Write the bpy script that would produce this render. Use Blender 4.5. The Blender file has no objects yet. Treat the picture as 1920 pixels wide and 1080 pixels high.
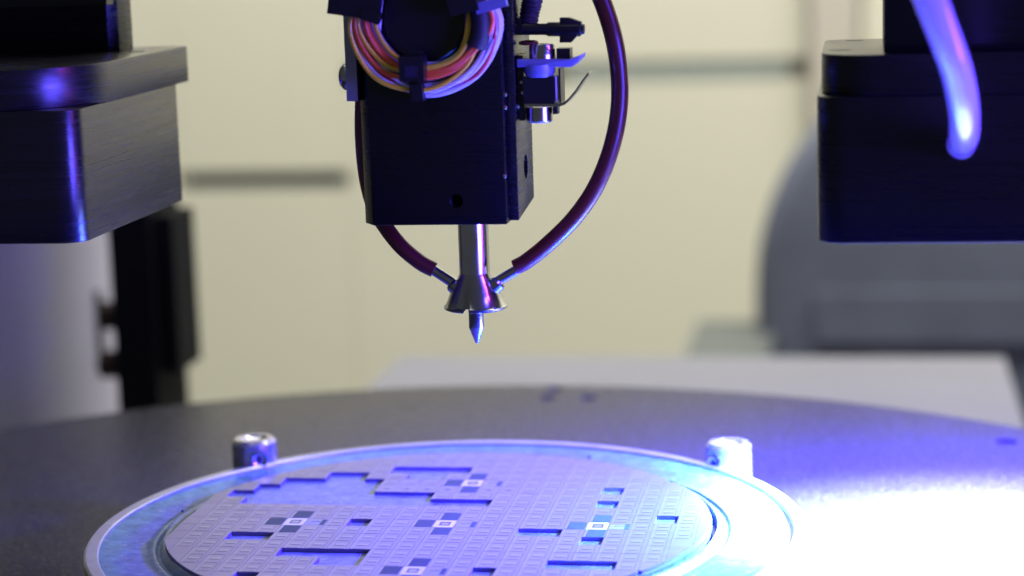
import bpy, bmesh, math, random
from mathutils import Vector, Matrix, noise
random.seed(7)
S = 0.001                                   # everything below is written in millimetres
scene = bpy.context.scene
COL = scene.collection

# ------------------------------------------------------------------ camera
CAM_F = 4034.594                            # focal length in pixels of a 1920 wide picture
CAM_C = Vector((78.463, -376.9085, 108.844))
CAM_R = Vector((0.98655890, 0.16036362, -0.03138547))
CAM_U = Vector((0.00341419, 0.17179925, 0.98512606))
CAM_W = Vector((-0.16337038, 0.97199204, -0.16894257))
cd = bpy.data.cameras.new('camera'); cam = bpy.data.objects.new('camera', cd); COL.objects.link(cam)
cd.sensor_width = 36.0; cd.lens = CAM_F*36/1920
cd.clip_start = 0.01; cd.clip_end = 50
m3 = Matrix((CAM_R, CAM_U, -CAM_W)).transposed()
cam.matrix_world = Matrix.Translation(CAM_C*S) @ m3.to_4x4()
cd.dof.use_dof = True; cd.dof.focus_distance = 0.388; cd.dof.aperture_fstop = 12.0; cd.dof.aperture_blades = 0
scene.camera = cam

# ------------------------------------------------------------------ world (dim room light) and exposure
w = bpy.data.worlds.new('World'); scene.world = w; w.use_nodes = True
bg = w.node_tree.nodes['Background']; bg.inputs[0].default_value = (0.80, 0.86, 0.95, 1); bg.inputs[1].default_value = 0.075
scene.view_settings.view_transform = 'Standard'; scene.view_settings.look = 'None'
scene.view_settings.exposure = 0.0; scene.view_settings.gamma = 1.0

def area(name, loc, target, size, power, color, shape='SQUARE', size_y=None, spread=180):
    l = bpy.data.lights.new(name, 'AREA'); l.shape = shape; l.size = size*S
    if size_y: l.size_y = size_y*S
    l.energy = power; l.color = color; l.spread = math.radians(spread)
    o = bpy.data.objects.new(name, l); COL.objects.link(o); o.location = Vector(loc)*S
    o.rotation_euler = (Vector(target)-Vector(loc)).to_track_quat('-Z', 'Y').to_euler()
    return o
# ceiling light panels of the room, then one added fill
area('overhead_light', (-250, 560, 1250), (-250, 1010, 150), 1100, 12.4, (1.0, 1.0, 0.94), 'RECTANGLE', 500, 110)
area('overhead_light', (750, 560, 1250), (650, 1010, 150), 1000, 16.5, (1.0, 0.995, 0.94), 'RECTANGLE', 500, 110)
area('overhead_light', (-350, -450, 1300), (-50, 0, 0), 500, 0.9, (0.93, 0.95, 1.0), 'RECTANGLE', 500)  # added fill from the camera side, brightens plate tops and wires
# blue inspection lamp under the right camera head, plus two added colour lights
LAMP = (106.0, 14.0, 51.5)
area('under_head_light', LAMP, (106, 14, -14), 30, 16.5, (0.042, 0.020, 1.0), 'DISK', spread=150)
area('under_head_light', (LAMP[0]-3, LAMP[1]-2, 51.2), (94, 8, -14), 18, 1.0, (0.01, 1.0, 0.75), 'DISK', spread=108)  # added cyan light for the band between purple and white
area('under_head_light', (LAMP[0], LAMP[1]+4, 51.0), (105, 18, -14), 14, 4.4, (0.85, 0.95, 0.9), 'DISK', spread=100)  # added white light for the blown out core

# unseen lights added on the right for blue and pink reflections
area('reflection_light', (140, -85, 62), (-22, 5, 55), 85, 0.12, (0.10, 0.07, 1.0), 'RECTANGLE', 80, 48)
area('reflection_light', (135, -60, 168), (0, 0, 45), 34, 0.12, (0.08, 0.05, 1.0), 'DISK')
area('reflection_light', (158, -42, 150), (0, 0, 50), 11, 0.030, (1.0, 0.10, 0.80), 'DISK')
area('reflection_light', (172, -28, 50), (0, 0, 50), 9, 0.020, (1.0, 0.12, 0.85), 'RECTANGLE', 50)

# ------------------------------------------------------------------ helpers
def ray(px, py): return ((px-960)/CAM_F)*CAM_R - ((py-540)/CAM_F)*CAM_U + CAM_W
def at(px, py, y):
    "the point of the upright plane at depth y that photo position (px, py) falls on"
    d = ray(px, py); return CAM_C + d*((y-CAM_C.y)/d.y)
def flat(px, py, z):
    d = ray(px, py); return CAM_C + d*((z-CAM_C.z)/d.z)

def fin(name, bm, mats, parent=None, origin=None, smooth=35, loc=None):
    me = bpy.data.meshes.new(name)
    bmesh.ops.recalc_face_normals(bm, faces=bm.faces)
    o0 = Vector(origin) if origin is not None else Vector((0, 0, 0))
    for v in bm.verts: v.co = (v.co-o0)*S
    bm.to_mesh(me); bm.free()
    if not isinstance(mats, (list, tuple)): mats = [mats]
    for m in mats: me.materials.append(m)
    if smooth:
        for p in me.polygons: p.use_smooth = True
        me.set_sharp_from_angle(angle=math.radians(smooth))
    o = bpy.data.objects.new(name, me); COL.objects.link(o)
    if parent is not None: o.parent = parent
    else: o.location = o0*S
    return o
class Thing:
    def __init__(s, name, label, cat, origin, group=None, kind=None):
        s.o = bpy.data.objects.new(name, None); COL.objects.link(s.o); s.o.empty_display_size = 0.01
        s.org = Vector(origin); s.o.location = s.org*S
        if label: s.o['label'] = label
        if cat: s.o['category'] = cat
        if group: s.o['group'] = group
        if kind: s.o['kind'] = kind
    def part(s, name, bm, mats, label=None, smooth=35, sub=None):
        o = fin(name, bm, mats, sub if sub is not None else s.o, s.org, smooth)
        if label: o['label'] = label
        return o
def tag(o, label, cat, group=None):
    o['label'] = label; o['category'] = cat
    if group: o['group'] = group
    return o

def bevel(bm, w, seg=2, ang=30):
    es = [e for e in bm.edges if len(e.link_faces) == 2 and e.calc_face_angle(0) > math.radians(ang)]
    bmesh.ops.bevel(bm, geom=es, offset=w, segments=seg, profile=0.5, affect='EDGES', clamp_overlap=True)
def add_box(bm, x0, x1, y0, y1, z0, z1):
    vs = [bm.verts.new((x, y, z)) for z in (z0, z1) for x, y in ((x0, y0), (x1, y0), (x1, y1), (x0, y1))]
    for f in ((0, 3, 2, 1), (4, 5, 6, 7), (0, 1, 5, 4), (1, 2, 6, 5), (2, 3, 7, 6), (3, 0, 4, 7)): bm.faces.new([vs[i] for i in f])
def box(x0, x1, y0, y1, z0, z1, bv=0.2, seg=2):
    bm = bmesh.new(); add_box(bm, min(x0, x1), max(x0, x1), y0, y1, min(z0, z1), max(z0, z1))
    if bv: bevel(bm, bv, seg)
    return bm
def prism(pts, a0, a1, axis='z', bv=0.2, seg=2, bm=None):
    new = bm is None
    if new: bm = bmesh.new()
    def mk(p, a): return {'z': (p[0], p[1], a), 'y': (p[0], a, p[1]), 'x': (a, p[0], p[1])}[axis]
    A = [bm.verts.new(mk(p, a0)) for p in pts]; B = [bm.verts.new(mk(p, a1)) for p in pts]
    n = len(pts); bm.faces.new(A); bm.faces.new(B)
    for i in range(n): bm.faces.new((A[i], A[(i+1) % n], B[(i+1) % n], B[i]))
    bmesh.ops.recalc_face_normals(bm, faces=bm.faces)
    if bv and new: bevel(bm, bv, seg)
    return bm
def lathe(profile, c, axis=(0, 0, 1), n=48, bm=None, closed=False):
    "profile: (radius, height) pairs turned about axis through c"
    if bm is None: bm = bmesh.new()
    q = Vector(axis).normalized().to_track_quat('Z', 'Y').to_matrix(); c = Vector(c)
    rings = []
    for r, h in profile:
        if r < 1e-6: rings.append([bm.verts.new(c+q@Vector((0, 0, h)))])
        else: rings.append([bm.verts.new(c+q@Vector((r*math.cos(2*math.pi*i/n), r*math.sin(2*math.pi*i/n), h))) for i in range(n)])
    prs = list(zip(rings, rings[1:]))
    if closed: prs.append((rings[-1], rings[0]))
    for A, B in prs:
        for i in range(n):
            j = (i+1) % n
            if len(A) == 1 and len(B) == 1: continue
            if len(A) == 1: bm.faces.new((A[0], B[i], B[j]))
            elif len(B) == 1: bm.faces.new((A[i], A[j], B[0]))
            else: bm.faces.new((A[i], A[j], B[j], B[i]))
    return bm
def cyl(c, axis, r, h, n=36, ch=0.15):
    return lathe([(0, 0), (r-ch, 0), (r, ch), (r, h-ch), (r-ch, h), (0, h)], c, axis, n)
def spline(pts, per=8, closed=False):
    P = [Vector(p) for p in pts]; out = []; n = len(P)
    rng = n if closed else n-1
    for i in range(rng):
        if closed: a, b, c, d = P[(i-1) % n], P[i], P[(i+1) % n], P[(i+2) % n]
        else: a, b, c, d = P[max(i-1, 0)], P[i], P[i+1], P[min(i+2, n-1)]
        for k in range(per):
            t = k/per
            out.append(0.5*((2*b)+(c-a)*t+(2*a-5*b+4*c-d)*t*t+(3*b-a-3*c+d)*t**3))
    if not closed: out.append(P[-1])
    return out
def tube(path, r, n=14, closed=False, bm=None, caps=True):
    if bm is None: bm = bmesh.new()
    N = len(path); rad = r if callable(r) else (lambda t: r)
    up = Vector((0.1, -1, 0.05)); rings = []
    for i, p in enumerate(path):
        a = path[(i-1) % N] if (closed or i > 0) else p; b = path[(i+1) % N] if (closed or i < N-1) else p
        t = (b-a).normalized(); x = t.cross(up).normalized(); y = x.cross(t).normalized(); rr = rad(i/max(1, N-1))
        rings.append([bm.verts.new(p+rr*(math.cos(2*math.pi*k/n)*x+math.sin(2*math.pi*k/n)*y)) for k in range(n)])
    for i in range(N if closed else N-1):
        A, B = rings[i], rings[(i+1) % N]
        for k in range(n): bm.faces.new((A[k], A[(k+1) % n], B[(k+1) % n], B[k]))
    if not closed and caps: bm.faces.new(rings[0]); bm.faces.new(rings[-1])
    return bm
def cut(o, cutters):
    "carve cutter meshes (bmesh, in mm, in world coordinates) out of mesh object o"
    cs = []
    for bm in cutters:
        me = bpy.data.meshes.new('cut'); bmesh.ops.recalc_face_normals(bm, faces=bm.faces)
        for v in bm.verts: v.co *= S
        bm.to_mesh(me); bm.free(); c = bpy.data.objects.new('cut', me); COL.objects.link(c); cs.append(c)
        md = o.modifiers.new('b', 'BOOLEAN'); md.operation = 'DIFFERENCE'; md.solver = 'EXACT'; md.object = c
    bpy.context.view_layer.update()
    dg = bpy.context.evaluated_depsgraph_get(); me = bpy.data.meshes.new_from_object(o.evaluated_get(dg))
    o.modifiers.clear(); o.data = me
    for p in me.polygons: p.use_smooth = True
    me.set_sharp_from_angle(angle=math.radians(35))
    for c in cs: bpy.data.objects.remove(c)

# ------------------------------------------------------------------ materials
def mat(name, col, rough=0.5, metal=0.0, bump=0.0, bscale=2000, var=0.0, vscale=300, rvar=0.0, stretch=None, coat=0.0,
        spec=0.5, trans=0.0, emit=None, estr=0.0, aniso=0.0, rnd=0.0, obj=False, sheen=0.0, detail=4, bdist=5e-5, ior=1.5):
    m = bpy.data.materials.new(name); m.use_nodes = True; nt = m.node_tree; N = nt.nodes; L = nt.links
    b = N['Principled BSDF']; I = b.inputs
    I['Base Color'].default_value = (*col, 1); I['Roughness'].default_value = rough; I['Metallic'].default_value = metal
    I['Specular IOR Level'].default_value = spec; I['IOR'].default_value = ior; I['Coat Weight'].default_value = coat; I['Coat Roughness'].default_value = 0.1
    I['Transmission Weight'].default_value = trans; I['Anisotropic'].default_value = aniso
    if emit: I['Emission Color'].default_value = (*emit, 1); I['Emission Strength'].default_value = estr
    tc = N.new('ShaderNodeTexCoord'); mp = N.new('ShaderNodeMapping'); L.new(tc.outputs['Object'], mp.inputs[0])
    if stretch: mp.inputs['Scale'].default_value = stretch
    def nz(scale, det=detail):
        n = N.new('ShaderNodeTexNoise'); n.inputs['Scale'].default_value = scale; n.inputs['Detail'].default_value = det
        L.new(mp.outputs[0], n.inputs['Vector']); return n.outputs['Fac']
    if var or rnd:
        hs = N.new('ShaderNodeHueSaturation'); hs.inputs['Color'].default_value = (*col, 1)
        mr = N.new('ShaderNodeMapRange'); mr.inputs['From Min'].default_value = 0.3; mr.inputs['From Max'].default_value = 0.7
        mr.inputs['To Min'].default_value = 1-var; mr.inputs['To Max'].default_value = 1+var
        L.new(nz(vscale), mr.inputs['Value']); val = mr.outputs[0]
        if rnd:
            oi = N.new('ShaderNodeObjectInfo'); m2 = N.new('ShaderNodeMapRange'); m2.inputs['To Min'].default_value = 1-rnd; m2.inputs['To Max'].default_value = 1+rnd
            L.new(oi.outputs['Random'], m2.inputs['Value']); mu = N.new('ShaderNodeMath'); mu.operation = 'MULTIPLY'
            L.new(val, mu.inputs[0]); L.new(m2.outputs[0], mu.inputs[1]); val = mu.outputs[0]
        L.new(val, hs.inputs['Value']); L.new(hs.outputs[0], I['Base Color'])
    if rvar:
        mr = N.new('ShaderNodeMapRange'); mr.inputs['From Min'].default_value = 0.3; mr.inputs['From Max'].default_value = 0.7
        mr.inputs['To Min'].default_value = rough-rvar; mr.inputs['To Max'].default_value = rough+rvar
        L.new(nz(vscale*1.7), mr.inputs['Value']); L.new(mr.outputs[0], I['Roughness'])
    if bump:
        bp = N.new('ShaderNodeBump'); bp.inputs['Strength'].default_value = bump; bp.inputs['Distance'].default_value = bdist
        L.new(nz(bscale, 3), bp.inputs['Height']); L.new(bp.outputs[0], I['Normal'])
    return m
M = dict(
 anod=mat('black_anodised', (0.0028, 0.0028, 0.003), 0.28, 0.0, 0.1, 9000, 0.10, 300, 0.02, stretch=(0.05, 0.05, 2.0), spec=0.42, bdist=4e-6),
 anodside=mat('black_anodised_brushed', (0.008, 0.008, 0.009), 0.26, 0.0, 1.0, 9000, 0.30, 500, 0.05, stretch=(0.03, 0.03, 2.0), spec=0.6, bdist=1e-5),
 plastic=mat('black_plastic', (0.006, 0.006, 0.007), 0.35, 0, 0.3, 800, spec=0.5),
 rubber=mat('black_rubber', (0.014, 0.014, 0.015), 0.6, 0, 0.4, 1500),
 table=mat('cast_anodised', (0.024, 0.023, 0.030), 0.28, 0.0, 0.9, 1800, 0.35, 900, 0.06, spec=0.5, ior=1.22, detail=6),
 hole=mat('hole_dark', (0.012, 0.011, 0.02), 0.5),
 alu=mat('machined_aluminium', (0.50, 0.50, 0.56), 0.34, 0.85, 0.3, 900, 0.08, 200, 0.05),
 steel=mat('turned_steel', (0.52, 0.51, 0.50), 0.20, 1.0, 0.35, 500, 0.10, 150, 0.05, stretch=(0.15, 0.15, 6)),
 steelplain=mat('polished_steel', (0.60, 0.60, 0.62), 0.17, 1.0, 0.1, 300, 0.06, 150, 0.04),
 poststeel=mat('turned_post_steel', (0.52, 0.51, 0.50), 0.24, 0.8, 0.3, 500, 0.10, 150, 0.05, stretch=(0.15, 0.15, 6)),
 steelcone=mat('turned_steel_cone', (0.48, 0.48, 0.50), 0.20, 1.0, 0.2, 400, 0.25, 260, 0.05, stretch=(1, 1, 0.05)),
 greyplate=mat('grey_plate', (0.30, 0.29, 0.27), 0.45, 0.7, 0.3, 700),
 tape=mat('stretched_tape', (0.12, 0.20, 0.26), 0.38, 0.35, 1.0, 650, 0.30, 330, 0.10, coat=0.05, spec=0.3, detail=8),
 tapefloor=mat('tape_between_dies', (0.13, 0.18, 0.28), 0.42, 0.25, 1.0, 900, 0.30, 420, 0.1, coat=0.2, detail=8),
 die=mat('silicon', (0.245, 0.228, 0.325), 0.30, 0.75, 0.15, 900, 0.04, 200, 0.03, rnd=0.05),
 diemark=mat('die_circuit', (0.085, 0.075, 0.13), 0.40, 0.7),
 dielight=mat('die_circuit_light', (0.33, 0.33, 0.39), 0.28, 0.8),
 dieedge=mat('die_cut_edge', (0.17, 0.16, 0.21), 0.5, 0.3),
 tgreen=mat('test_pattern_green', (0.040, 0.068, 0.040), 0.6, 0.0, bump=0.4, bscale=900, var=0.12, vscale=500, spec=0.25),
 tfaint=mat('test_pattern_faint', (0.24, 0.27, 0.30), 0.40, 0.5, 0.2, 900, 0.1, 500),
 twhite=mat('test_pattern_white', (0.60, 0.59, 0.64), 0.35, 0.55),
 redtube=mat('red_silicone', (0.080, 0.009, 0.007), 0.34, 0, 0.15, 600, 0.15, 60, spec=0.6),
 milky=mat('blue_plastic_added_glow', (0.34, 0.34, 0.70), 0.16, 0, spec=0.7, coat=0.6, emit=(0.12, 0.07, 1.0), estr=0.55),  # emission added, stands in for lamp light caught by the tube
 bluetint=mat('lamp_tinted_plate', (0.22, 0.24, 0.42), 0.4, 0.3),  # pale plate, the lamp's blue is put into its base colour
 wwhite=mat('wire_white', (0.66, 0.66, 0.68), 0.38, 0, var=0.05, vscale=80),
 wgrey=mat('wire_grey', (0.36, 0.36, 0.40), 0.38, 0, var=0.05, vscale=80),
 worange=mat('wire_orange', (0.85, 0.13, 0.02), 0.38, 0),
 wyellow=mat('wire_yellow', (0.80, 0.55, 0.02), 0.38, 0),
 wblue=mat('wire_blue', (0.03, 0.05, 0.16), 0.38, 0),
 wred=mat('wire_red', (0.50, 0.02, 0.03), 0.38, 0),
 wall=mat('cream_lacquer', (0.66, 0.63, 0.49), 0.42, 0, var=0.03, vscale=2),
 walldk=mat('cream_lacquer_dull', (0.50, 0.48, 0.40), 0.45, 0, var=0.04, vscale=2),
 recess=mat('grey_green_recess', (0.06, 0.075, 0.08), 0.5, 0),
 recess2=mat('grey_green_band', (0.30, 0.33, 0.29), 0.5, 0),
 trim=mat('brown_trim', (0.52, 0.47, 0.38), 0.5),
 white=mat('white_board', (0.18, 0.178, 0.225), 0.40, 0, var=0.03, vscale=20),
 column=mat('pale_powder_coat', (0.86, 0.82, 0.98), 0.4, 0.0, var=0.04, vscale=20),
 pillar=mat('black_profile', (0.009, 0.010, 0.012), 0.75, spec=0.15),
 brass=mat('copper_knob', (0.05, 0.030, 0.025), 0.6, 0.6),
 chair=mat('chair_fabric', (0.105, 0.115, 0.155), 0.8, 0, 0.5, 300, 0.15, 20),
 chairleg=mat('chair_plastic', (0.085, 0.095, 0.09), 0.5),
 led=mat('lamp_diffuser', (0.6, 0.6, 0.9), 0.4, emit=(0.14, 0.10, 1.0), estr=3.0),
 floor=mat('grey_floor', (0.30, 0.30, 0.28), 0.5),
)

def add_flecks(m, scale, lo, hi, c2, nfac=1.0, metal=None):
    "small brighter grains scattered over a material"
    nt = m.node_tree; N = nt.nodes; L = nt.links; b = N['Principled BSDF']
    tc = N.new('ShaderNodeTexCoord'); n = N.new('ShaderNodeTexNoise'); n.inputs['Scale'].default_value = scale; n.inputs['Detail'].default_value = 3
    L.new(tc.outputs['Object'], n.inputs['Vector']); r = N.new('ShaderNodeMapRange'); r.inputs['From Min'].default_value = lo; r.inputs['From Max'].default_value = hi
    L.new(n.outputs['Fac'], r.inputs['Value']); mx = N.new('ShaderNodeMix'); mx.data_type = 'RGBA'
    src = b.inputs['Base Color'].links[0].from_socket; L.new(r.outputs[0], mx.inputs['Factor']); L.new(src, mx.inputs[6]); mx.inputs[7].default_value = (*c2, 1)
    L.new(mx.outputs[2], b.inputs['Base Color'])
    if metal: 
        mm = N.new('ShaderNodeMath'); mm.operation = 'MULTIPLY'; mm.inputs[1].default_value = metal; L.new(r.outputs[0], mm.inputs[0]); L.new(mm.outputs[0], b.inputs['Metallic'])
add_flecks(M['table'], 1500, 0.59, 0.68, (0.26, 0.26, 0.30), metal=0.6)
def tape_colour(m):
    "teal towards the rim, bluer inside, mottled like stretched film"
    nt = m.node_tree; N = nt.nodes; L = nt.links; b = N['Principled BSDF']; src = b.inputs['Base Color'].links[0].from_socket
    tc = N.new('ShaderNodeTexCoord'); ln = N.new('ShaderNodeVectorMath'); ln.operation = 'LENGTH'; L.new(tc.outputs['Object'], ln.inputs[0])
    sp = N.new('ShaderNodeVectorMath'); sp.operation = 'MULTIPLY'; sp.inputs[1].default_value = (1, 1, 0); L.new(tc.outputs['Object'], sp.inputs[0]); L.new(sp.outputs[0], ln.inputs[0])
    n = N.new('ShaderNodeTexNoise'); n.inputs['Scale'].default_value = 60; n.inputs['Detail'].default_value = 5; L.new(tc.outputs['Object'], n.inputs['Vector'])
    a = N.new('ShaderNodeMath'); a.operation = 'MULTIPLY_ADD'; a.inputs[1].default_value = 0.012; L.new(n.outputs['Fac'], a.inputs[0]); L.new(ln.outputs['Value'], a.inputs[2])
    r = N.new('ShaderNodeMapRange'); r.inputs['From Min'].default_value = 0.0625; r.inputs['From Max'].default_value = 0.0665; L.new(a.outputs[0], r.inputs['Value'])
    r2 = N.new('ShaderNodeMix'); r2.data_type = 'RGBA'; r2.inputs[6].default_value = (0.85, 0.80, 1.25, 1); r2.inputs[7].default_value = (0.80, 1.25, 1.0, 1); L.new(r.outputs[0], r2.inputs['Factor'])
    mu = N.new('ShaderNodeMix'); mu.data_type = 'RGBA'; mu.blend_type = 'MULTIPLY'; mu.inputs['Factor'].default_value = 1; mu.clamp_result = False
    L.new(src, mu.inputs[6]); L.new(r2.outputs[2], mu.inputs[7]); L.new(mu.outputs[2], b.inputs['Base Color'])
tape_colour(M['tape'])
add_flecks(M['tape'], 900, 0.60, 0.72, (0.26, 0.34, 0.40))
add_flecks(M['tapefloor'], 1100, 0.58, 0.70, (0.24, 0.30, 0.42))

# ------------------------------------------------------------------ setting: room wall and floor
o = fin('wall', box(-1900, 2300, 1262, 1300, -750, 1600, 0), M['wall']); o['kind'] = 'structure'
o = fin('floor', box(-1900, 2300, -900, 1262, -790, -750, 0), M['floor']); o['kind'] = 'structure'

# cabinets against the wall (cream fronts, recessed grips)
CY = 1010.0
def cabinet(label, x0, x1, fronts):
    t = Thing('cabinet', label, 'cabinet', ((x0+x1)/2, CY+120, -750), group='cream cabinets along the back wall')
    t.part('carcass', box(x0, x1, CY+8, CY+250, -750, 1100, 2), M['walldk'])
    for z0, z1, rec in fronts:
        d = t.part('drawer_front', box(x0+0.2, x1-0.2, CY, CY+7.5, z0, z1, 1, 2), M['wall'])
        if rec: t.part('grip', box(x0+6, x1-6, CY+3, CY+7.5, z1+0.5, z1+rec, 1.5), M['recess'] if rec < 40 else M['recess2'], smooth=0)
xa = at(335, 340, CY).x; xb = at(655, 340, CY).x
zg = at(500, 354, CY).z; zg2 = at(500, 322, CY).z
cabinet('cream cabinet with a narrow dark grip band, behind the left camera head', xa, xb, [(-740, zg, zg2-zg), (zg2, 700, 0)])
xc = at(1515, 130, CY).x
zh = at(1300, 152, CY).z; zh2 = at(1300, 112, CY).z
cabinet('wide cream cabinet with a broad grey green band, behind the red tube', xb, xc, [(-740, zh, 0), (zh2, 700, 0)])
t = Thing('rail', 'broad grey green horizontal rail across the wide cream cabinet', 'rail', ((at(1060, 130, CY).x+xc)/2, CY, zh))
t.part('rail_bar', box(at(1060, 130, CY).x, at(1480, 130, CY).x, CY+1, CY+7, zh+1, zh2-1, 1), M['recess2'])
cabinet('plain cream cabinet panel behind the right camera head', xc+34, xc+700, [(-740, 700, 0)])
cabinet('plain cream cabinet panel at the far left behind the dark pillar', xa-700, xa, [(-740, 700, 0)])
o = fin('door_post', box(xc+2, xc+32, CY-10, CY+40, -750, 1100, 3), M['trim'], origin=(xc+17, CY, -750))
tag(o, 'narrow brownish upright post between two cream cabinets', 'post')

# white table behind the turntable
t = Thing('table', 'white table with a straight far edge, behind the turntable', 'table', (12, 300, -750))
t.part('table_top', box(-104, 129, 120, 438, -78, -60, 1.5), M['white'])
for x in (-92, 117):
    for y in (135, 424): t.part('leg', box(x-10, x+10, y-10, y+10, -750, -78, 1), M['chairleg'])

# office chair
CH = 820.0
t = Thing('office_chair', 'dark grey blue office chair with a tall rounded backrest, behind the right camera head', 'chair', (330, CH, -750))
def cp(px, py): p = at(px, py, CH); return (p.x, p.z)
outl = [cp(1420, 830), cp(1416, 560), cp(1424, 455), cp(1448, 372), cp(1486, 300), cp(1540, 236), cp(1610, 196), cp(1700, 178), cp(1900, 176), cp(2050, 200), cp(2130, 270), cp(2170, 380), cp(2190, 520), cp(2190, 830)]
outl = [(p.x, p.z) for p in spline([(a, 0, b) for a, b in outl], 4)]
t.part('backrest', prism(outl, CH, CH+60, 'y', 12, 3), M['chair'])
a = cp(1300, 652); b = cp(1430, 626)
t.part('armrest', box(a[0], b[0]+6, CH-160, CH+40, a[1]-8, b[1], 6, 3), M['chairleg'])
t.part('armrest', box(cp(2170, 640)[0], cp(2300, 640)[0], CH-160, CH+40, a[1]-8, b[1], 6, 3), M['chairleg'])
sx = cp(1440, 0)[0]; ex = cp(2180, 0)[0]
t.part('seat', box(sx, ex, CH-260, CH+10, -262, -200, 20, 3), M['chair'])
t.part('lumbar_pad', box(sx+25, ex-25, CH-5, CH-1, cp(1500, 640)[1], cp(1500, 545)[1], 4, 3), M['chair'])
t.part('column', cyl(((sx+ex)/2, CH-120, -740), (0, 0, 1), 28, 478), M['chairleg'])
t.part('foot', cyl(((sx+ex)/2, CH-120, -750), (0, 0, 1), 230, 14), M['chairleg'])

# pillar and pale column behind the left side
PY = 275.0
def pp(px, py, y=PY): p = at(px, py, y); return (p.x, p.z)
t = Thing('pillar', 'black upright profile behind the turntable under the left camera head', 'pillar', (pp(265, 760)[0], PY, -300))
x0 = pp(212, 600)[0]; x1 = pp(290, 600)[0]; x2 = pp(326, 600)[0]
t.part('profile', box(x0, x1, PY, PY+30, -300, 62, 1.2), M['pillar'])
t.part('rail_cover', box(x1-2, x2, PY+4, PY+26, pp(300, 702)[1], pp(300, 408)[1], 2.0, 3), M['pillar'])
for py in (598, 690):
    p = at(196, py, PY); t.part('knob', cyl((p.x-3.5, PY+6, p.z), (1, 0, 0), 4.6, 9, ch=1), M['brass'])
t = Thing('machine_column', 'pale lavender machine column left of the black pillar, behind the turntable', 'column', (pp(90, 760)[0], PY+40, -300))
cx = pp(60, 600, PY+60)[0]; R = pp(225, 600, PY+60)[0]-cx
b_ = lathe([(0, -300), (R, -300), (R, 420), (0, 420)], (cx, PY+60+R*0.2, 0), n=64)
t.part('column_body', b_, M['column'])
p0 = at(141, 565, PY+30); p1 = at(147, 715, PY+30)
ys = PY+60+R*0.2-math.sqrt(max(0, R*R-(p0.x-cx)**2))
t.part('slot', box(p0.x-1.2, p0.x+1.2, ys-0.6, ys+3, p1.z, p0.z, 0.4), M['recess'])

# ------------------------------------------------------------------ turntable
TC = (-6.95, -7.29); TR = 186.0; TZ = -14.0
t = Thing('turntable', 'large round dark grey turntable carrying the wafer frame', 'turntable', (TC[0], TC[1], TZ-16))
bm = lathe([(0, TZ-16), (TR-1, TZ-16), (TR, TZ-15), (TR, TZ-0.8), (TR-0.8, TZ), (0, TZ)], (*TC, 0), n=160)
tt = t.part('plate', bm, M['table'])
hs = []
for px, py, r in ((1040, 729, 2.3), (1028, 746, 2.2), (1104, 746, 2.2)):
    p = flat(px, py, TZ); hs.append(lathe([(0, -12), (r, -12), (r, 2), (0, 2)], (p.x, p.y, TZ), n=24))
p = flat(1887, 828, TZ); hs.append(lathe([(0, -2.2), (2.6, -2.2), (2.6, 2), (0, 2)], (p.x, p.y, TZ), n=32))
hs.append(lathe([(0, -7), (1.2, -7), (1.2, 2), (0, 2)], (p.x, p.y, TZ), n=24))
cut(tt, hs)
t.part('spindle', cyl((*TC, TZ-120), (0, 0, 1), 60, 104, 48), M['anod'])

# ------------------------------------------------------------------ wafer frame: ring, tape, stage
RC = (2.0, -1.96)
t = Thing('wafer_frame', 'silver ring frame holding stretched bluish tape on the turntable', 'wafer frame', (*RC, TZ))
prof = [(58, TZ), (64.6, TZ), (65.75, TZ+1.0), (65.75, -1.1), (65.35, -0.65), (63.35, -0.65), (63.15, -0.85), (63.15, -1.9), (58, -1.9)]
t.part('ring', lathe(prof, (*RC, 0), n=200, closed=True), M['alu'])
prof = [(50.2, -0.62), (50.8, -0.80), (51.7, -1.9), (52.15, -2.0), (52.6, -1.45), (53.1, -1.35), (53.6, -1.5), (54.5, -1.55), (62.75, -1.15), (62.85, -1.7), (62.85, -2.2), (54, -2.6), (50.0, -2.4)]
t.part('tape', lathe(prof[:9]+prof[9:], (1.2, -1.2, 0), n=200, closed=True), M['tape'])
prof = [(0, -0.70), (50.3, -0.70), (50.3, -3), (0, -3)]
t.part('tape_floor', lathe(prof, (0, 0, 0), n=160), M['tapefloor'])
t.part('stage', lathe([(0, -3.0), (58, -3.0), (58, TZ), (0, TZ)], (1.2, -1.2, 0), n=100), M['alu'])
for px, py, r in ((1105, 859, 0.42), (342, 959, 0.25)):
    p = flat(px, py, -1.3); t.part('speck', lathe([(0, 0.4), (r*.7, 0.3), (r, 0), (0, 0)], (p.x, p.y, -1.2 if px > 1000 else -1.35), n=12), M['hole'])

# ------------------------------------------------------------------ diced wafer
DW, DH, GX, GY, DT = 4.0332, 4.7868, -0.3213, 28.287, 0.66
KW, KH = 0.055, 0.03
WR = 50.0; FLATX = -47.7
miss = set()
def gap(r, a, b): miss.update((c, r) for c in range(a, b+1))
gap(-2, -4, -1); gap(-1, -7, -6); gap(-1, -3, -2); gap(0, -9, -5); gap(1, -10, -5); gap(2, -11, -2); gap(3, -10, 1)
gap(8, -9, -8); gap(10, -6, -3); gap(11, -4, -3); gap(13, -7, -7); gap(6, -4, -4); gap(7, 4, 5); gap(8, 7, 7)
gap(11, 6, 8); gap(12, 3, 3); gap(1, 7, 7); gap(3, 7, 7); gap(5, 10, 10)
special = {}
for c, r in ((0, 0), (0, 6), (0, 12), (-7, 6), (7, 6)):
    special[(c, r)] = 'white'; special[(c-1, r)] = 'green'; special[(c, r-1)] = 'green'; special[(c, r+1)] = 'green'; special[(c+1, r)] = 'faint'
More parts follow.
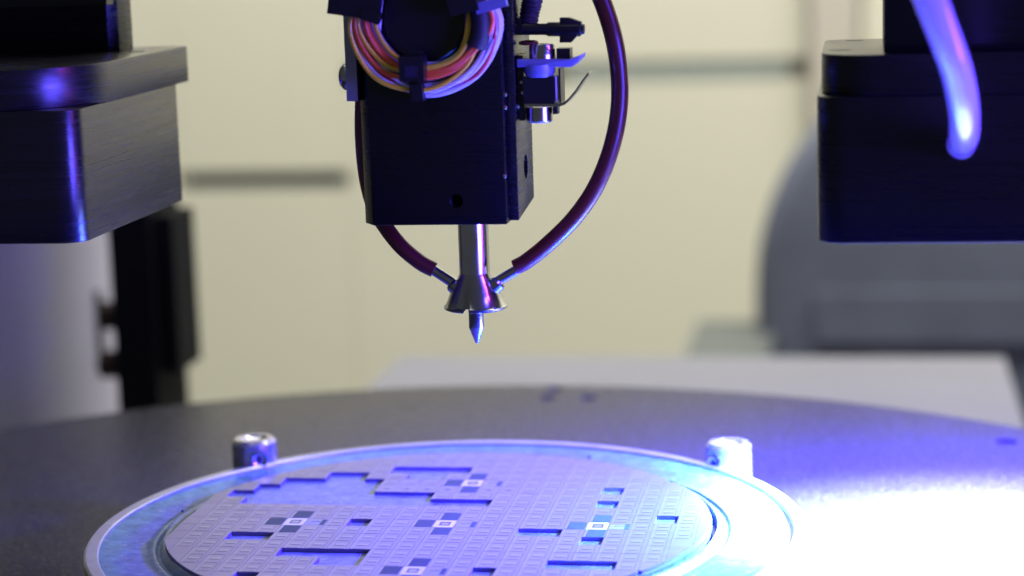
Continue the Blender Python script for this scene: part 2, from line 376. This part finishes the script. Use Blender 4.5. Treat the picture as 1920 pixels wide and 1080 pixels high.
def quad(bm, x0, x1, y0, y1, z, mi, skew=0):
    f = bm.faces.new([bm.verts.new(v) for v in ((x0, y0, z), (x1, y0, z), (x1, y1, z), (x0, y1, z))]); f.material_index = mi
    if f.normal.z < 0: f.normal_flip()
def slab(bm, x0, x1, y0, y1, z, h, mi):
    n0 = len(bm.faces); add_box(bm, x0, x1, y0, y1, z, z+h); bm.faces.ensure_lookup_table()
    for f in bm.faces[n0:]: f.material_index = mi
DM = [M['die'], M['dieedge'], M['diemark'], M['dielight'], M['tgreen'], M['tfaint'], M['twhite']]
def die_bm(kind, poly=None, ox=0, oy=0, bm=None, oz=0):
    "a die standing on z=-DT with its top at 0; poly in local mm"
    if bm is None: bm = bmesh.new()
    hx, hy = DW/2-KW/2, DH/2-KH/2
    if poly is None: poly = [(-hx, -hy), (hx, -hy), (hx, hy), (-hx, hy)]
    A = [bm.verts.new((ox+x, oy+y, -DT+oz)) for x, y in poly]; B = [bm.verts.new((ox+x, oy+y, oz)) for x, y in poly]
    n = len(poly); bm.faces.new(A[::-1]); f = bm.faces.new(B); f.material_index = 0
    for i in range(n):
        f = bm.faces.new((A[i], A[(i+1) % n], B[(i+1) % n], B[i])); f.material_index = 1
    def s(x0, x1, y0, y1, h, mi): slab(bm, ox+x0, ox+x1, oy+y0, oy+y1, oz+0.001, h, mi)
    def inside(x, y):
        return math.hypot(ox+x+(die_bm.cx), oy+y+(die_bm.cy)) < WR-0.8 and ox+x+die_bm.cx > FLATX+0.8
    ok = all(inside(x, y) for x in (-1.3, 1.3) for y in (-1.2, 1.2))
    if not ok: return bm
    if kind == 'plain':
        s(-1.0, 0.8, -0.50, -0.12, 0.004, 2); s(-1.0, 0.85, 0.15, 0.85, 0.003, 3); s(-1.3, 1.0, -2.33, -2.05, 0.003, 2)
        s(-1.7, -1.5, -1.9, 2.0, 0.003, 3); s(1.2, 1.3, -1.9, 2.0, 0.003, 2)
    elif kind == 'dot':
        s(-1.0, 0.75, 0.0, 0.35, 0.004, 2); s(-0.4, 0.4, -0.7, 0.0, 0.004, 2); s(-1.0, 0.85, 0.5, 1.2, 0.003, 3)
    elif kind == 'white':
        s(-1.9, 1.9, -2.25, 2.25, 0.006, 6); s(-0.95, 1.05, -1.2, 1.2, 0.010, 2); s(-0.6, 0.75, -0.7, 0.6, 0.014, 3)
    elif kind == 'green':
        s(-1.75, -1.45, -1.9, 1.9, 0.02, 3); s(-1.35, 1.9, -2.25, 2.2, 0.02, 4)
    elif kind == 'faint':
        s(-1.8, 1.0, -1.9, 0.9, 0.015, 5); s(-1.0, 0.75, -0.1, 0.2, 0.03, 2); s(0.9, 1.8, -2.0, 1.5, 0.022, 4)
    return bm
die_bm.cx = die_bm.cy = 0
def clip(poly):
    "keep what lies inside the wafer circle and its flat"
    planes = [((-1, 0), -FLATX)]+[((math.cos(a), math.sin(a)), WR) for a in [2*math.pi*k/120 for k in range(120)]]
    for (nx, ny), d in planes:
        out = []
        for i in range(len(poly)):
            p, q = poly[i], poly[(i+1) % len(poly)]; dp = nx*p[0]+ny*p[1]-d; dq = nx*q[0]+ny*q[1]-d
            if dp <= 0: out.append(p)
            if (dp < 0) != (dq < 0) and abs(dp-dq) > 1e-9:
                s_ = dp/(dp-dq); out.append((p[0]+s_*(q[0]-p[0]), p[1]+s_*(q[1]-p[1])))
        poly = out
        if len(poly) < 3: return None
    return poly
wf = Thing('silicon_wafer', 'diced silver wafer with a flat on its left and several chips picked out', 'wafer', (0, 0, -0.66))
cells = []
for r in range(-5, 18):
    for c in range(-13, 14):
        if (c, r) in miss: continue
        cx, cy = GX+(c+0.5)*DW, GY-(r+0.5)*DH
        hx, hy = DW/2-KW/2, DH/2-KH/2
        poly = [(cx-hx, cy-hy), (cx+hx, cy-hy), (cx+hx, cy+hy), (cx-hx, cy+hy)]
        full = all(math.hypot(*p) < WR and p[0] > FLATX for p in poly)
        if not full:
            poly = clip(poly)
            if poly is None: continue
            ar = abs(sum(poly[i][0]*poly[(i+1) % len(poly)][1]-poly[(i+1) % len(poly)][0]*poly[i][1] for i in range(len(poly))))/2
            if ar < 1.2 or len(poly) < 3: continue
        else: ar = 19.0
        q = Vector((cx, cy, 0))-CAM_C; d = q.dot(CAM_W); py = 540-CAM_F*q.dot(CAM_U)/d
        if py > 1120: continue
        kind = special.get((c, r), 'dot' if r == 1 and -4 <= c <= 2 else 'plain')
        vis = ar/d**3 * (1 if py < 1082 else 0.1)
        cells.append((vis, c, r, cx, cy, full, poly, kind))
cells.sort(key=lambda k: -k[0])
shared = {}; rest = bmesh.new(); nrest = 0
for i, (vis, c, r, cx, cy, full, poly, kind) in enumerate(cells):
    if i >= 300 and kind in ('plain', 'dot'):
        die_bm.cx = die_bm.cy = 0
        loc = [(x-cx, y-cy) for x, y in poly]
        die_bm(kind, loc, cx, cy, rest, random.uniform(-0.006, 0.006)); nrest += 1; continue
    if full:
        if kind not in shared:
            die_bm.cx = die_bm.cy = 0
            b0 = die_bm(kind); me = bpy.data.meshes.new('die')
            for v in b0.verts: v.co *= S
            b0.to_mesh(me); b0.free(); [me.materials.append(m) for m in DM]; shared[kind] = me
        me = shared[kind]
    else:
        die_bm.cx, die_bm.cy = cx, cy
        b0 = die_bm(kind, [(x-cx, y-cy) for x, y in poly]); me = bpy.data.meshes.new('die')
        for v in b0.verts: v.co *= S
        b0.to_mesh(me); b0.free(); [me.materials.append(m) for m in DM]
    o = bpy.data.objects.new('die', me); COL.objects.link(o); o.parent = wf.o
    o.location = (cx*S, cy*S, (DT+random.uniform(-0.008, 0.008))*S)
    o.rotation_euler = (math.radians(random.gauss(0, 0.12)), math.radians(random.gauss(0, 0.12)), math.radians(random.gauss(0, 0.15)))
    if kind == 'white': o['label'] = 'bright framed test chip'
    if kind == 'green': o['label'] = 'grey green test chip'
if nrest:
    o = wf.part('die_remainder', rest, DM, smooth=0); o['kind'] = 'stuff'
else: rest.free()

# ------------------------------------------------------------------ locating posts on the frame's rim
def post(label, ang, r, ztop, off):
    a = math.radians(ang); c = Vector((RC[0]+r*math.cos(a), RC[1]+r*math.sin(a), 0)); R = 4.65
    t = Thing('locating_post', label, 'post', (c.x, c.y, TZ), group='round steel posts at the rim of the wafer frame')
    t.part('body', lathe([(0, TZ), (R, TZ), (R, ztop-0.7), (R-0.65, ztop), (R-1.7, ztop), (R-2.1, ztop-0.5), (R-3.4, ztop-0.9), (0, ztop-1.0)], c, n=56), M['poststeel'])
    b = math.radians(off); d = Vector((math.cos(b), math.sin(b), 0)); p = c+d*(R-0.12); p.z = ztop-3.2-0.4
    s = t.part('set_screw', lathe([(1.55, -0.4), (1.9, 0.1), (1.6, 0.32), (1.35, 0.12), (0.8, 0.05), (0, -0.6)], p, d, 30), M['steel'])
    t.part('socket', lathe([(0, 0), (0.75, 0), (0.75, 0.13), (0, 0.13)], p+d*0.02, d, 6), M['hole'], sub=s)
post('short steel post at the left of the frame rim, in shade', 137.1, 68.0, 4.2, -62)
post('short steel post at the right of the frame rim, washed white by the lamp', 45.9, 69.6, 3.2, -128)

# ------------------------------------------------------------------ bond head in the middle
HF = -9.0
def hx_(px, py=300, y=HF): return at(px, py, y).x
def hz_(px, py, y=HF): return at(px, py, y).z
x0 = hx_(677, 400); x1 = hx_(950, 400); zb = hz_(820, 422)
HB = 8.5
t = Thing('bond_head', 'black block shaped pick up head hanging above the wafer', 'machine head', (8, 0, zb))
body = t.part('body', prism([(x0+2.1, HF), (x1, HF), (x1, HB), (x0, HB), (x0, HF+3.2)], zb, 135, 'z', 0.18), M['anod'])
p = at(855, 377, HF)
cut(body, [lathe([(0, -1), (1.25, -1), (1.25, 0.6), (0.9, 1.0), (0.9, 6), (0, 6)], (p.x, HF, p.z), (0, 1, 0), 28)])
xs = at(973, 410, -6.5).x
side = t.part('side_slab', prism([(-6.5, zb+0.35), (HB+3, zb+2.0), (HB+3, 135), (-6.5, 135)], x1+0.02, xs, 'x', 0.15), M['anodside'])
q = at(991, 312, 2.0)
cut(side, [lathe([(0, -3), (2.2, -3), (2.2, 3), (0, 3)], (xs, 3.0, hz_(991, 312, 3.0)), (1, 0, 0), 28)])
for px, py in ((947, 177), (947, 202), (946, 330)):
    p = at(px, py, HF); t.part('pin', cyl((p.x, HF-0.25, p.z), (0, 1, 0), 0.33, 0.5, 12, 0.05), M['steel'])
xl = hx_(653, 100, -5); xl2 = x0-0.03
t.part('side_plate', box(xl, xl2, -7.6, 6, hz_(660, 190, -7.6), 130, 0.12), M['greyplate'])
p = at(653, 142, -2); sc = lathe([(0, 0), (2.55, 0), (2.55, 0.5), (2.3, 1.2), (1.7, 1.75), (1.1, 1.95), (1.0, 1.5), (0, 1.4)], (xl, -4, p.z), (-1, 0, 0), 36)
t.part('button_screw', sc, M['steel'])
# round motor face within the cable loop
p = at(797, 38, HF)
t.part('round_cap', cyl((p.x, HF+0.5, p.z), (0, -1, 0), 7.3, 1.4, 56, 0.3), M['plastic'])

# nozzle under the head
NX, NY = 8.45, 0.0
def nz(py): return at(890, py, 0).z
sc_ = (at(916, 470, 0).x-at(860, 470, 0).x)/2
NX = (at(917, 500, 0).x+at(862, 500, 0).x)/2
t = Thing('pick_up_nozzle', 'steel nozzle with a flared collar and a pointed pin below the black head', 'nozzle', (NX, NY, zb))
zs, zc, zr = nz(511), nz(514), nz(571)
t.part('shaft', lathe([(0, zb+4), (sc_, zb+4), (sc_, zs), (0, zs)], (NX, NY, 0), n=48), M['steelplain'])
rc = sc_+0.05
cone = t.part('collar', lathe([(0, zs+0.05), (rc-0.1, zs+0.05), (rc+0.1, zc-0.15), (4.55, nz(548)), (5.35, zr+0.2), (5.75, zr-0.15), (5.7, zr-0.55), (5.3, zr-0.75), (1.6, zr-0.6), (0, zr-0.6)], (NX, NY, 0), n=64), M['steelcone'])
cb = bmesh.new(); add_box(cb, NX-1.5, NX-0.1, NY-8, NY-1.5, zr-2, zr+0.25); cut(cone, [cb])
pr = (at(907, 600, 0).x-at(879, 600, 0).x)/2; PX = (at(907, 600, 0).x+at(879, 600, 0).x)/2
t.part('pin', lathe([(0, zr+1), (pr, zr+1), (pr, nz(613)), (pr-0.1, nz(616)), (0.38, nz(641)), (0.25, nz(643)), (0, nz(643.5))], (PX, NY, 0), n=40), M['steelplain'])
ends = {}
for sx, (ax, ay), (bx, by) in ((-1, (846, 528), (808, 503)), (1, (938, 524), (974, 503))):
    a = at(ax, ay, -0.5); b = at(bx, by, 0); d = (b-a).normalized()
    t.part('stem', cyl(a-d*1.4, d, 0.95, (b-a).length+2.2, 24, 0.05), M['steel'])
    t.part('socket', lathe([(0, -3.2), (1.2, -3.2), (1.4, -2.6), (1.45, 0.1), (1.15, 0.5), (0, 0.5)], a-d*0.5+Vector((0, 0, -0.35)), d+Vector((0, 0, 0.35)), 28), M['steelcone'])
    ends[sx] = (b, d)

# red silicone tubes
def red_tube(label, pts, r0, r1):
    P = spline([at(*p) for p in pts], 8)
    o = fin('silicone_tube', tube(P, lambda t_: r0+(r1-r0)*t_, 22), M['redtube'], origin=P[-1])
    tag(o, label, 'tube', 'dark red tubes feeding the nozzle')
red_tube('long dark red tube arching to the right stem of the nozzle', [(1040, -190, 4), (1085, -80, 3), (1122, -15, 3), (1148, 60, 2), (1160, 130, 2), (1161, 200, 1.5), (1147, 275, 1), (1118, 348, 0.5), (1078, 407, 0), (1030, 455, 0), (988, 489, 0), (966, 501, 0)], 1.66, 1.42)
red_tube('dark red tube coming down behind the head to the left stem', [(700, -60, 12), (688, 60, 12), (682, 160, 12), (680, 250, 12), (687, 330, 11), (702, 388, 6), (722, 424, 2.5), (752, 462, 0.5), (788, 492, 0), (814, 506, 0)], 1.55, 1.42)

# ------------------------------------------------------------------ coiled wire loop with ties
LC = (797, 40); WY = HF-2.6
U = (at(897, 40, WY).x-at(797, 40, WY).x)/100
t = Thing('wire_loop', 'round loop of coloured wires tied in front of the black head', 'wires', at(797, 180, WY))
ctr = at(*LC, WY)
def loop_path(rad, dy):
    P = []
    order = [rad['L'], rad['BL'], rad['B'], rad['BR'], rad['R'], rad.get('T1', 114), rad.get('T2', 112), rad.get('T3', 114)]
    angs = [180, 225, 270, 315, 360, 405, 450, 495]
    for k, (a, r) in enumerate(zip(angs, order)):
        a = math.radians(a); P.append(Vector((ctr.x+r*U*math.cos(a), WY+dy[k % len(dy)], ctr.z+r*U*math.sin(a))))
    return spline(P, 10, True)
W = [('wyellow', 139, 140, 126, 112, 100), ('wwhite', 141, 133, 131, 136, 138), ('worange', 130, 122, 104, 107, 109), ('wwhite', 116, 112, 118, 120, 128),
     ('worange', 105, 96, 99, 103, 128), ('wwhite', 120, 104, 84, 85, 85), ('wgrey', 98, 90, 79, 93, 98), ('wyellow', 124, 109, 91, 88, 83),
     ('wblue', 94, 87, 89, 98, 77), ('wyellow', 92, 84, 84, 90, 88), ('wwhite', 89, 118, 125, 129, 134), ('wred', 127, 128, 121, 137, 131),
     ('wwhite', 136, 126, 137, 139, 141), ('worange', 110, 100, 94, 99, 116), ('wgrey', 101, 95, 108, 105, 106), ('wwhite', 112, 116, 129, 124, 124), ('wblue', 107, 112, 114, 117, 110)]
for i, (mn, L_, BL, B, BR, R_) in enumerate(W):
    random.seed(100+i); dy = [random.uniform(-0.9, 0.9) for _ in range(8)]
    if mn in ('wyellow', 'worange'): dy = [d*0.3-1.0 for d in dy]
    if mn in ('wblue', 'wgrey'): dy = [d+0.9 for d in dy]
    t.part('wire', tube(loop_path(dict(L=L_, BL=BL, B=B, BR=BR, R=R_, T1=random.uniform(95, 130), T2=random.uniform(95, 130), T3=random.uniform(95, 130)), dy), 0.43, 10, True), M[mn])
# sheath over the right of the loop
P = [Vector((ctr.x+r_*U*math.cos(math.radians(a)), WY-0.9, ctr.z+r_*U*math.sin(math.radians(a)))) for a, r_ in ((-27, 107), (-15, 107), (0, 106), (15, 105), (35, 106), (60, 108))]
t.part('sheath', tube(spline(P, 5), 1.75, 20), M['rubber'])
def tie(px, py, w, h, ang, y0, y1, strap=None):
    p = at(px, py, WY); R = Matrix.Rotation(math.radians(ang), 4, 'Y')
    bm = bmesh.new(); add_box(bm, -w/2, w/2, y0, y1, -h/2, h/2); bevel(bm, 0.25, 2)
    bmesh.ops.transform(bm, matrix=Matrix.Translation(Vector((p.x, 0, p.z))) @ R, verts=bm.verts)
    return bm
# bottom tie: head, strap round the bundle, tail
th_ = t.part('cable_tie', tie(780, 126, 4.3, 4.2, 0, WY-4.2, WY-1.0), M['plastic'])
t.part('strap', tie(784, 140, 2.5, 8.6, 1, WY-1.75, WY-1.3), M['plastic'], sub=th_)
t.part('strap', tie(797, 128, 1.2, 4.9, 2, WY-3.9, WY-1.1), M['plastic'], sub=th_)
t.part('tail', tie(787, 172, 2.0, 3.0, -4, WY-2.6, WY+2), M['plastic'], sub=th_)
t.part('notch', tie(780, 131, 2.2, 1.9, 0, WY-4.26, WY-4.0), M['hole'], sub=th_)
# upper ties
a1 = t.part('cable_tie', tie(672, 8, 8.8, 4.0, 9, WY-4.0, WY-1.2), M['plastic'])
t.part('strap', tie(704, 28, 3.2, 2.0, 20, WY-4.2, WY-2.0), M['plastic'], sub=a1)
a2 = t.part('cable_tie', tie(874, 4, 5.0, 3.6, -12, WY-4.0, WY-1.2), M['plastic'])
t.part('strap', tie(925, 8, 5.4, 1.9, -14, WY-2.9, WY-1.4), M['bluetint'], sub=a2)

# ------------------------------------------------------------------ sensor assembly on the right of the head
AY = -3.0
def A(px, py, y=AY): return at(px, py, y)
t = Thing('sensor_bracket', 'small sensor assembly of plates and screws on the right side of the black head', 'sensor', A(975, 198))
def rect(name, x0, y0, x1, y1, ya, yb, m, bv=0.12):
    a = A(x0, y0, ya); b = A(x1, y1, ya); return t.part(name, box(a.x, b.x, ya, yb, b.z, a.z, bv), M[m])
# plug lying across the top
c0 = A(965, 55); 
def xlen(px0, px1, py=55): return A(px1, py).x-A(px0, py).x
pl = t.part('plug', lathe([(0, 0), (1.0, 0), (1.0, xlen(965, 1024)), (1.25, xlen(965, 1028)), (1.3, xlen(965, 1088)), (0.95, xlen(965, 1090)), (0.85, xlen(965, 1096)), (0, xlen(965, 1096))], c0, (1, 0, -0.02), 28), M['plastic'])
def poly(name, pts, ya, yb, m, sub=None, bv=0.1):
    return t.part(name, prism([(A(x, y, ya).x, A(x, y, ya).z) for x, y in pts], ya, yb, 'y', bv), M[m], sub=sub)
poly('clip', [(1049, 33), (1067, 33), (1089, 41), (1089, 50), (1049, 50)], AY-1.0, AY+1.0, 'plastic', pl)
poly('clip', [(1049, 62), (1086, 62), (1070, 80), (1049, 80)], AY-1.0, AY+1.0, 'plastic', pl)
# ribbed cable boot
bt = [at(1000, -40, 0), at(998, 0, 0), at(993, 25, 0), at(990, 50, -1)]
bp_ = spline(bt, 14)
t.part('cable_boot', tube(bp_, lambda u: 1.85-0.35*u+0.16*(1 if int(u*22) % 2 else 0), 24), M['rubber'])
p = A(991, 80); t.part('wire_ring', tube([Vector((p.x+1.5*math.cos(a), AY+1.2*math.sin(a), p.z+0.12*math.sin(a))) for a in [i*math.pi/10 for i in range(20)]], 0.28, 8, True), M['redtube'])
a = A(1017, 111); r = xlen(993, 1042)/2; h = A(1017, 82).z-a.z
t.part('screw_head', lathe([(0, 0), (r, 0), (r, h*0.86), (r-0.25, h), (r-1.0, h), (r-1.1, h-0.6), (0, h-0.6)], a, (0, 0, 1), 36), M['steel'])
rect('connector', 1043, 91, 1069, 112, -4.5, -1, 'plastic')
poly('top_plate', [(969, 111), (1071, 111), (1088, 103), (1086, 112), (1071, 126), (969, 126)], -6.0, 1.5, 'bluetint')
a = A(1012, 144, -4); t.part('boss', lathe([(0, 0), (2.3, 0), (2.75, 0.9), (2.75, 2.2), (0, 2.2)], a, (0, 0, 1), 36), M['bluetint'])
rect('block', 980, 144, 1040, 197, -5.6, 0.5, 'plastic')
rect('spacer', 1041, 143, 1045, 190, -5.0, 0.5, 'wwhite', 0.05)
rect('strip', 1047, 128, 1052, 193, -5.0, 0.2, 'plastic', 0.05)
lp = [(984, 197), (1049, 197), (1058, 194), (1067, 186), (1080, 170), (1092, 152), (1104, 137)]
mid = [A(x, y, -5.5) for x, y in lp]; pts = [(v.x, v.z+0.24) for v in mid]+[(v.x+0.05, v.z-0.24) for v in reversed(mid)]
t.part('bent_lever', prism(pts, -5.9, -1.5, 'y', 0), M['steel'])
a = A(1012, 229); r = xlen(987, 1036)/2; h = A(1012, 200).z-a.z
t.part('screw_head', lathe([(0, 0.5), (1.2, 0.5), (1.3, 0), (r-0.3, 0), (r, 0.3), (r, h), (0, h)], a, (0, 0, 1), 36), M['steel'])
rect('tab', 1036, 200, 1046, 214, -4.5, -2, 'plastic')
rect('mount', 969, 104, 984, 226, -5.0, 4, 'anod')
rect('mount', 968, 34, 978, 66, -4.0, 3, 'anod')
for px, py in ((978, 154), (980, 174), (971, 199)):
    p = at(px, py, -5.0); t.part('pin', cyl((p.x, -5.35, p.z), (0, 1, 0), 0.3, 0.5, 12, 0.05), M['steel'])

# ------------------------------------------------------------------ camera heads left and right
def rounded(x0, x1, y0, y1, rads, n=12):
    "outline of a rectangle with corner radii (x0y0, x1y0, x1y1, x0y1)"
    out = []
    for (cx, cy, sx, sy, a0), r in zip(((x0, y0, 1, 1, 180), (x1, y0, -1, 1, 270), (x1, y1, -1, -1, 0), (x0, y1, 1, -1, 90)), rads):
        if r <= 0: out.append((cx, cy)); continue
        for i in range(n+1):
            a = math.radians(a0+90*i/n); out.append((cx+sx*r+r*math.cos(a), cy+sy*r+r*math.sin(a)))
    return out
BY0, BY1 = -20.0, 18.0
# left head
lx = -57.9; lz0 = 55.0; lz1 = 78.4; lp1 = 85.6
t = Thing('camera_head', 'black metal camera head hanging at the left, its brushed side facing the wafer', 'machine head', (lx-30, 0, lz0), group='black camera heads beside the pick up head')
t.part('housing', prism(rounded(lx-62, lx, BY0, 37.5, (4, 4.5, 0.5, 4)), lz0, lz1, 'z', 0.15), M['anodside'])
t.part('cover_plate', prism(rounded(lx-66, lx+0.25, BY0-0.6, 45, (18, 19, 0.4, 1)), lz1+0.02, lp1, 'z', 0.2), M['anodside'])
p = flat(225, 97, lp1)
ty = p.y
t.part('tower', prism([(lx-64, ty-1.6), (p.x-1.8, ty-1.6), (p.x, ty), (p.x, ty+8), (lx-64, ty+8)], lp1+0.02, 150, 'z', 0.15), M['anod'])
zt = at(100, 11, ty-4).z
tw = t.part('clamp_bar', box(lx-60, at(205, 8, ty-4).x, ty-5.5, ty-1.7, zt, zt+9, 0.5), M['anod'])
for k in range(5): t.part('clamp_screw', cyl((at(185-k*45, 8, ty-6).x, ty-6.4, zt+3.8), (0, 1, 0), 2.0, 1.2, 24, 0.2), M['steel'], sub=tw)
p = flat(290, 95, lp1); t.part('plate_hole', cyl((p.x-3, p.y-2, lp1-0.1), (0, 0, 1), 1.6, 0.16, 24, 0.02), M['hole'])
# right head
rx = 70.1; rz0 = 54.05; rz1 = 78.4; rp1 = 85.2
t = Thing('camera_head', 'black metal camera head at the right with the blue lamp beneath it', 'machine head', (rx+30, 0, rz0), group='black camera heads beside the pick up head')
t.part('housing', prism(rounded(rx, rx+70, BY0, BY1+24, (5, 4, 4, 0.5)), rz0, rz1, 'z', 0.3), M['anod'])
t.part('cover_plate', prism(rounded(rx+0.7, rx+66, BY0-0.2, BY1+6, (9, 18, 1, 4)), rz1+0.02, rp1, 'z', 0.2), M['anod'])
p = flat(1657, 100, rp1); rty = p.y
t.part('tower', prism([(p.x, rty), (rx+64, rty), (rx+64, 12), (p.x, 12)], rp1+0.02, 150, 'z', 0.15), M['anod'])
for px, py, r in ((1575, 94, 2.0), (1602, 76, 1.6)):
    p = flat(px, py, rp1); t.part('plate_hole', cyl((p.x, p.y, rp1-0.1), (0, 0, 1), r, 0.13, 28, 0.02), M['hole'])
t.part('lamp_diffuser', lathe([(12, 53.9), (12, 53.5), (15, 53.5), (15, 53.9)], (LAMP[0], LAMP[1], 0), n=64, closed=True), M['led'])
# thick tube with an added blue glow, plugged into its front
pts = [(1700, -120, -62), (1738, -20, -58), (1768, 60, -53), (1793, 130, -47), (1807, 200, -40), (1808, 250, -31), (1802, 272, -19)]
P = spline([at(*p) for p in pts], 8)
o = fin('glow_tube', tube(P, lambda u: 2.4, 26), M['milky'], origin=P[-1])
tag(o, 'thick glossy tube given an added blue glow, plugged into the front of the right camera head', 'tube')
